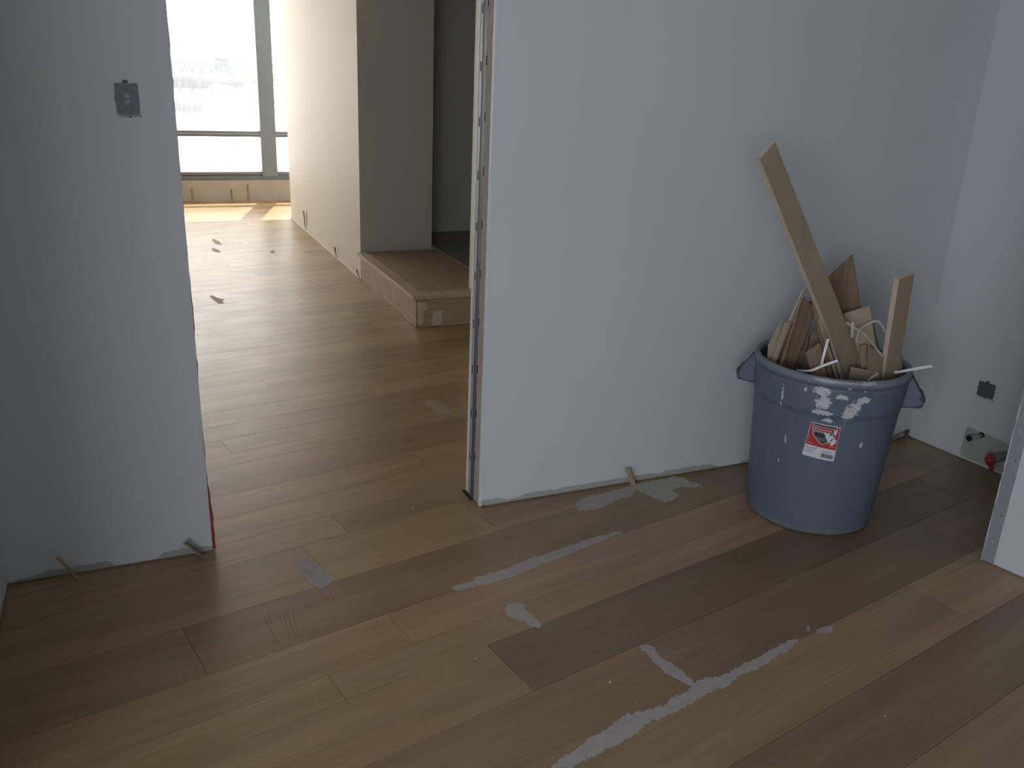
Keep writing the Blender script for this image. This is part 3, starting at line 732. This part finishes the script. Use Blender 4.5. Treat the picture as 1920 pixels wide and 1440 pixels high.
# ------------------------------------------------------------------ offcuts standing in the bin
random.seed(11)
HV = Vector((math.cos(AZV), math.sin(AZV), 0))         # horizontally from bin towards the viewpoint
SV = Vector((-HV.y, HV.x, 0))
RIMC = Vector((CX, CY, .65))
def offcut(name, quad, depth, rot, tilt, thick, down, label, face, edge=MDFE, group='wood offcuts in the bin', cat='board offcut'):
    """quad TL TR BR BL of the visible face; depth: towards the viewer; rot/tilt: how the face is turned"""
    rot = -rot
    n = (HV*math.cos(rot)+SV*math.sin(rot)); n = (n*math.cos(tilt)+Vector((0, 0, 1))*math.sin(tilt)).normalized()
    def lay(dp):
        p0 = RIMC+HV*dp
        q = [on_plane(x, y, p0, n) for x, y in quad]
        return q, ((q[3]-q[0]).normalized()+(q[2]-q[1]).normalized()).normalized()
    def fits(dp, dn):          # the part below the rim must stay inside the bin
        q, dm = lay(dp)
        for k in range(5):
            for a in (q[2], q[3]):
                for off in (0, thick):
                    p = a+dm*dn*k/4-n*off
                    if p.z > .70: continue
                    if math.hypot(p.x-CX, p.y-CY) > (rad(min(p.z, .6))-.012 if p.z < .6 else RT-.020): return False
        return True
    best = None
    for dn in (down, down*.7, down*.45, .05):
        for k in range(0, 60):
            for sg in (-1, 1):
                dp = depth+sg*k*.006
                if best is None and fits(dp, dn): best = (dp, dn)
        if best: break
    if best: depth, down = best
    Q, dm = lay(depth)
    Q[2] = Q[2]+dm*down; Q[3] = Q[3]+dm*down
    base = (Q[2]+Q[3])/2-n*thick/2
    bm = bmesh.new()
    fr = [bm.verts.new(q-base) for q in Q]; bk = [bm.verts.new(q-n*thick-base) for q in Q]
    f0 = bm.faces.new(fr); f1 = bm.faces.new(bk[::-1]); es = []
    for i in range(4): es.append(bm.faces.new((fr[i], bk[i], bk[(i+1) % 4], fr[(i+1) % 4])))
    for f in es: f.material_index = 1
    bmesh.ops.bevel(bm, geom=bm.edges[:], offset=min(.0008, thick*.12), segments=1, affect='EDGES')
    o = obj(name, bm, [face, edge]); o.location = base; tag(o, label, cat, None)
    return o
offcut('board_offcut', [(1425, 298), (1454, 266), (1625, 703), (1591, 716)], .10, -.80, 0, .023, .22, 'very long tan board leaning left out of the bin, tallest of the offcuts', MDFF)
offcut('board_offcut', [(1686, 524), (1715, 513), (1683, 712), (1656, 716)], .05, -.85, 0, .023, .25, 'upright tan board with pale cut edge, at the right side of the bin', MDFF)
offcut('board_offcut', [(1552, 519), (1597, 477), (1622, 640), (1580, 650)], -.12, .3, 0, .008, .35, 'dark brown pointed board behind the long tan one', PLYD, PLYM)
offcut('board_offcut', [(1582, 588), (1631, 573), (1648, 670), (1596, 690)], -.07, .15, 0, .008, .3, 'pale flat board piece in front of the dark pointed one', PLYL)
offcut('board_offcut', [(1503, 552), (1530, 580), (1489, 690), (1458, 668)], -.03, -.35, 0, .010, .22, 'broad dark brown board leaning right at the left side of the bin', PLYD, PLYM)
offcut('wood_strip', [(1507, 545), (1514, 539), (1461, 668), (1453, 664)], .03, -.55, 0, .014, .2, 'pale-edged strip along the broad dark board at the left', SHIM)
offcut('wood_strip', [(1441, 646), (1467, 599), (1452, 668), (1441, 668)], .01, -.3, 0, .007, .18, 'short pale strip leaning right, leftmost in the bin', PLYL)
offcut('wood_strip', [(1473, 604), (1482, 605), (1456, 676), (1449, 674)], .04, -.4, 0, .008, .2, 'narrow light strip, second from the left rim of the bin', PLYL)
offcut('wood_strip', [(1494, 590), (1503, 560), (1472, 676), (1462, 680)], .02, -.4, 0, .006, .2, 'narrow brown strip between the left boards in the bin', PLYM)
offcut('board_offcut', [(1514, 566), (1526, 562), (1512, 690), (1486, 690)], -.05, -.1, 0, .008, .25, 'dark narrow board behind the left cluster, under the long board', PLYD, PLYM)
offcut('board_offcut', [(1521, 622), (1537, 624), (1540, 660), (1497, 695)], .0, .0, 0, .007, .2, 'small reddish-brown scrap at the middle left of the bin', PLYD, PLYM)
offcut('board_offcut', [(1512, 663), (1539, 644), (1546, 702), (1527, 704)], .11, -.5, 0, .012, .18, 'short brown block with a light cut edge near the front rim', PLYM, SHIM)
offcut('wood_strip', [(1524, 565), (1530, 562), (1563, 706), (1554, 706)], .08, -.6, 0, .012, .2, 'slim strip along the underside of the long board, leftmost', PLYM, SHIM)
offcut('wood_strip', [(1535, 600), (1540, 598), (1574, 708), (1567, 708)], .10, -.6, 0, .008, .2, 'slim strip along the underside of the long board, right of its neighbour', SHIM)
offcut('wood_strip', [(1552, 625), (1556, 624), (1584, 712), (1577, 712)], .115, -.6, 0, .008, .17, 'short slim strip tight against the long board foot', PLYL)
offcut('board_offcut', [(1598, 690), (1650, 700), (1648, 716), (1592, 716)], .15, -.35, 0, .016, .14, 'low tan block between the two tan boards at the front rim', MDFF)
offcut('board_offcut', [(1680, 652), (1691, 662), (1693, 700), (1676, 704)], .0, .0, 0, .005, .06, 'dark reddish scrap behind the upright board at the right rim', PLYD, PLYM)
offcut('board_offcut', [(1627, 648), (1656, 664), (1655, 700), (1624, 694)], .06, .1, 0, .008, .2, 'reddish-brown scrap between the two tan boards', PLYD, PLYM)
offcut('wood_strip', [(1612, 650), (1624, 646), (1628, 694), (1614, 694)], .075, -.3, 0, .010, .2, 'tan strip standing just right of the long board foot', MDFF, SHIM)
# plastic strapping
def strap(pts, depths, wd, mat, label, tk=.0009):
    P3 = [on_plane(x, y, RIMC+HV*d, HV) for (x, y), d in zip(pts, depths)]
    # smooth the bend
    Q = []
    for i in range(len(P3)-1):
        p0, p1, p2, p3 = P3[max(i-1, 0)], P3[i], P3[i+1], P3[min(i+2, len(P3)-1)]
        for k in range(6):
            t = k/6; Q.append(.5*((2*p1)+(p2-p0)*t+(2*p0-5*p1+4*p2-p3)*t*t+(3*p1-p0-3*p2+p3)*t**3))
    Q.append(P3[-1]); base = Q[0]
    bm = bmesh.new(); rings = []
    for i, q in enumerate(Q):
        d = (Q[min(i+1, len(Q)-1)]-Q[max(i-1, 0)]).normalized()
        tw = .35*math.sin(i*.2+wd*900); s = (d.cross(HV)).normalized(); nn = d.cross(s).normalized(); s2 = s*math.cos(tw)+nn*math.sin(tw); n2 = d.cross(s2)
        rings.append([bm.verts.new(q-base+s2*a*wd/2+n2*b_*tk) for a, b_ in ((-1, -1), (1, -1), (1, 1), (-1, 1))])
    for a, b_ in zip(rings, rings[1:]):
        for k in range(4): bm.faces.new((a[k], a[(k+1) % 4], b_[(k+1) % 4], b_[k]))
    bm.faces.new(rings[0]); bm.faces.new(rings[-1][::-1])
    o = obj('plastic_strap', bm, mat); o.location = base; tag(o, label, 'strap')
strap([(1494, 695), (1519, 695), (1542, 686), (1571, 676)], [.20, .20, .19, .18], .009, STRAP, 'white plastic strap lying over the front rim of the bin')
strap([(1540, 684), (1545, 664), (1553, 635)], [.17, .16, .15], .009, STRAP, 'short white strap standing up left of the long board')
strap([(1587, 605), (1623, 629), (1644, 655), (1655, 668)], [.13, .12, .10, .09], .007, STRAPG, 'frosted strap crossing in front of the pale board')
strap([(1606, 642), (1612, 618), (1640, 602), (1654, 611), (1659, 624)], [.05, .05, .04, .03, .03], .008, STRAPG, 'looped frosted strap between the two tan boards')
strap([(1597, 632), (1599, 604)], [.135, .13], .009, STRAPG, 'short upright frosted strap on the face of the long board')
strap([(1640, 694), (1676, 698), (1708, 693), (1748, 686)], [.02, .03, .05, .08], .010, STRAP, 'white strap sticking out over the right rim of the bin')
strap([(1626, 716), (1634, 708), (1646, 700)], [.20, .19, .17], .007, STRAPG, 'small pale strap end at the foot of the upright board')
strap([(1637, 606), (1641, 628), (1647, 652)], [.04, .04, .03], .004, BLACKP, 'thin dark strap hanging behind the crossing frosted strap')

# ------------------------------------------------------------------ outdoors beyond the far window
GZ = -5.0
SNOW = plain('snow', (.86, .89, .93), .8, 0, .04, .4)
ROADM = plain('wet road', (.075, .085, .105), .8, 0, .1, .2)
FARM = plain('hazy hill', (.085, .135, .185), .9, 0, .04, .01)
STEELF = plain('gantry steel', (.06, .075, .10), .6, 0, .05)
REDS = plain('red gantry steel', (.16, .085, .075), .6, 0, .05)
SHEDM = plain('grey cladding', (.035, .05, .055), .7, 0, .05)
SHEDL = plain('pale cladding', (.07, .08, .10), .7, 0, .05)
for m_ in (ROADM, FARM, STEELF, REDS, SHEDM, SHEDL): m_.node_tree.nodes['Principled BSDF'].inputs['Specular IOR Level'].default_value = 0
def G(x, y, z=GZ): return on_z(x, y, z)
boxobj('snow_ground', (-400, 700, 12.5, 1500, GZ-.5, GZ), SNOW, kind='structure')
bm = bmesh.new(); prev = None
vs = []
for k in range(41):
    x = -200+k*16; h = GZ+5.4+.5*math.sin(k*.7)+.3*math.sin(k*1.9); vs.append((bm.verts.new((x, 480, GZ)), bm.verts.new((x, 500, h)), bm.verts.new((x, 560, h)), bm.verts.new((x, 600, GZ))))
for a, b in zip(vs, vs[1:]):
    for k in range(3): bm.faces.new((a[k], b[k], b[k+1], a[k+1]))
o = obj('distant_ridge', bm, FARM, kind='structure')
def strip(name, pts, mat, label, cat, h=.06):
    bm = bmesh.new(); q = [G(*p) for p in pts]; hexa(bm, [(v.x, v.y, GZ-.02) for v in q], [(v.x, v.y, GZ+h) for v in q])
    o = obj(name, bm, mat); tag(o, label, cat)
strip('road', [(300, 166), (345, 169), (400, 176), (480, 182), (560, 190), (560, 200), (480, 193), (400, 184), (330, 178), (300, 176)], ROADM, 'grey snow-covered road seen through the window below the sheds', 'road')
strip('path', [(376, 187), (420, 191), (480, 198), (560, 207), (560, 214), (480, 206), (420, 200), (385, 195)], ROADM, 'pale grey track on the snow nearer than the road', 'path')
# gantry
def gantry(name, xa, xb, Yd, mat, label, panels, tb=.17):
    root = empty(name, (xa, Yd, GZ)); tag(root, label, 'gantry')
    z0, z1, z2, z3 = 0, 2.35, 4.0, 6.0; L = xb-xa
    def seg(nm, pts, r, m=mat):
        bm = bmesh.new(); tube(bm, pts, r, 6); obj(nm, bm, m, root)
    seg('chord', [(0, 0, z3), (L, 0, z3)], tb*.8); seg('chord', [(0, 0, z2), (L, 0, z2)], tb*.8); seg('beam', [(0, 0, z1), (L, 0, z1)], tb*1.9)
    st_ = L/panels
    for k in range(panels):
        x = k*st_
        seg('brace', [(x, 0, z2), (x+st_/2, 0, z3), (x+st_, 0, z2)], tb)
        seg('post', [(x, 0, z1), (x, 0, z2)], tb*.8)
        seg('brace', [(x+st_*.5, 0, z2), (x+st_*.1, 0, z1)], tb*.6)
        if k % 2 == 0:
            seg('leg', [(x+.3, 0, z1), (x-.4, .5, z0)], tb*1.1); seg('leg', [(x+.3, 0, z1), (x+1.6, .5, z0)], tb*.8)
xA, xB, xC = on_y(318, 100, 205).x, on_y(452, 100, 205).x, on_y(560, 100, 205).x
gantry('lattice_gantry', xA-12, xB, 205, STEELF, 'long blue-grey lattice gantry across the view through the window', 13)
gantry('lattice_gantry', xB+.2, xC+14, 206, REDS, 'red section of lattice gantry just right of the dark tower', 12)
def bld(name, x0, x1, yb, hpx, depth, mat, label, cat, roof=None, ridge=.35):
    a, b = G(x0, yb), G(x1, yb+(x1-x0)*.045); D = a.y; sx = (b.x-a.x); h = hpx/F*D*1.05
    root = empty(name, (a.x, D, GZ)); tag(root, label, cat)
    boxobj('walls', (0, sx, 0, depth, 0, h), mat, root)
    if roof:
        bm = bmesh.new(); e = .3; r = ridge*h+.5
        lo = [(-e, -e, h), (sx+e, -e, h), (sx+e, depth+e, h), (-e, depth+e, h)]
        up = [(sx*.25, depth*.45, h+r), (sx*.62, depth*.45, h+r), (sx*.62, depth*.55, h+r), (sx*.25, depth*.55, h+r)]
        hexa(bm, lo, up); obj('snowy_roof', bm, roof, root)
    for k in range(5):
        u0 = sx*(.08+k*.18)
        boxobj('door_panel', (u0, u0+sx*.1, -.05, .01, h*.1, h*.62), SHEDL if mat is SHEDM else SHEDM, root)
    return root
bld('tower', 407, 431, 148, 32, 3, SHEDM, 'dark square tower standing in front of the gantry', 'tower')
bld('shed', 322, 394, 165, 18, 9, SHEDL, 'long low shed with a snowy roof at the left of the window view', 'shed', SNOW)
bld('shed', 396, 462, 170, 17, 8, SHEDM, 'dark shed half buried by a snow heap, below the tower', 'shed', SNOW)
bld('low_wall', 330, 384, 209, 14, 1.2, SHEDL, 'low snow-capped wall in the nearer snow at lower left of the window', 'wall', SNOW, .1)
bld('shed', 508, 560, 160, 16, 8, SHEDL, 'pale shed visible right of the window mullion', 'shed', SNOW)
def mound(px_, py_, rx, ry, h, label):
    q = G(px_, py_); bm = bmesh.new(); bmesh.ops.create_uvsphere(bm, u_segments=20, v_segments=10, radius=1)
    for v in bm.verts:
        k = 1+.12*math.sin(v.co.x*5+px_)+.1*math.cos(v.co.y*7); v.co = Vector((v.co.x*rx*k, v.co.y*ry*k, max(v.co.z, 0)*h*k))
    o = obj('snow_heap', bm, SNOW, smooth=True); o.location = (q.x, q.y, GZ); tag(o, label, 'snow heap')
mound(412, 172, 2.6, 2, 1.6, 'rounded snow heap in front of the dark shed')
mound(455, 176, 4, 2, 1.0, 'low wide snow heap right of the rounded one')
bm = bmesh.new(); box(bm, -.9, .9, -.5, .5, 0, 1.1); bevel(bm, .08); q = G(401, 166); o = obj('red_container', bm, REDS); o.location = (q.x, q.y, GZ); tag(o, 'small red container beside the snow heap outside', 'container')
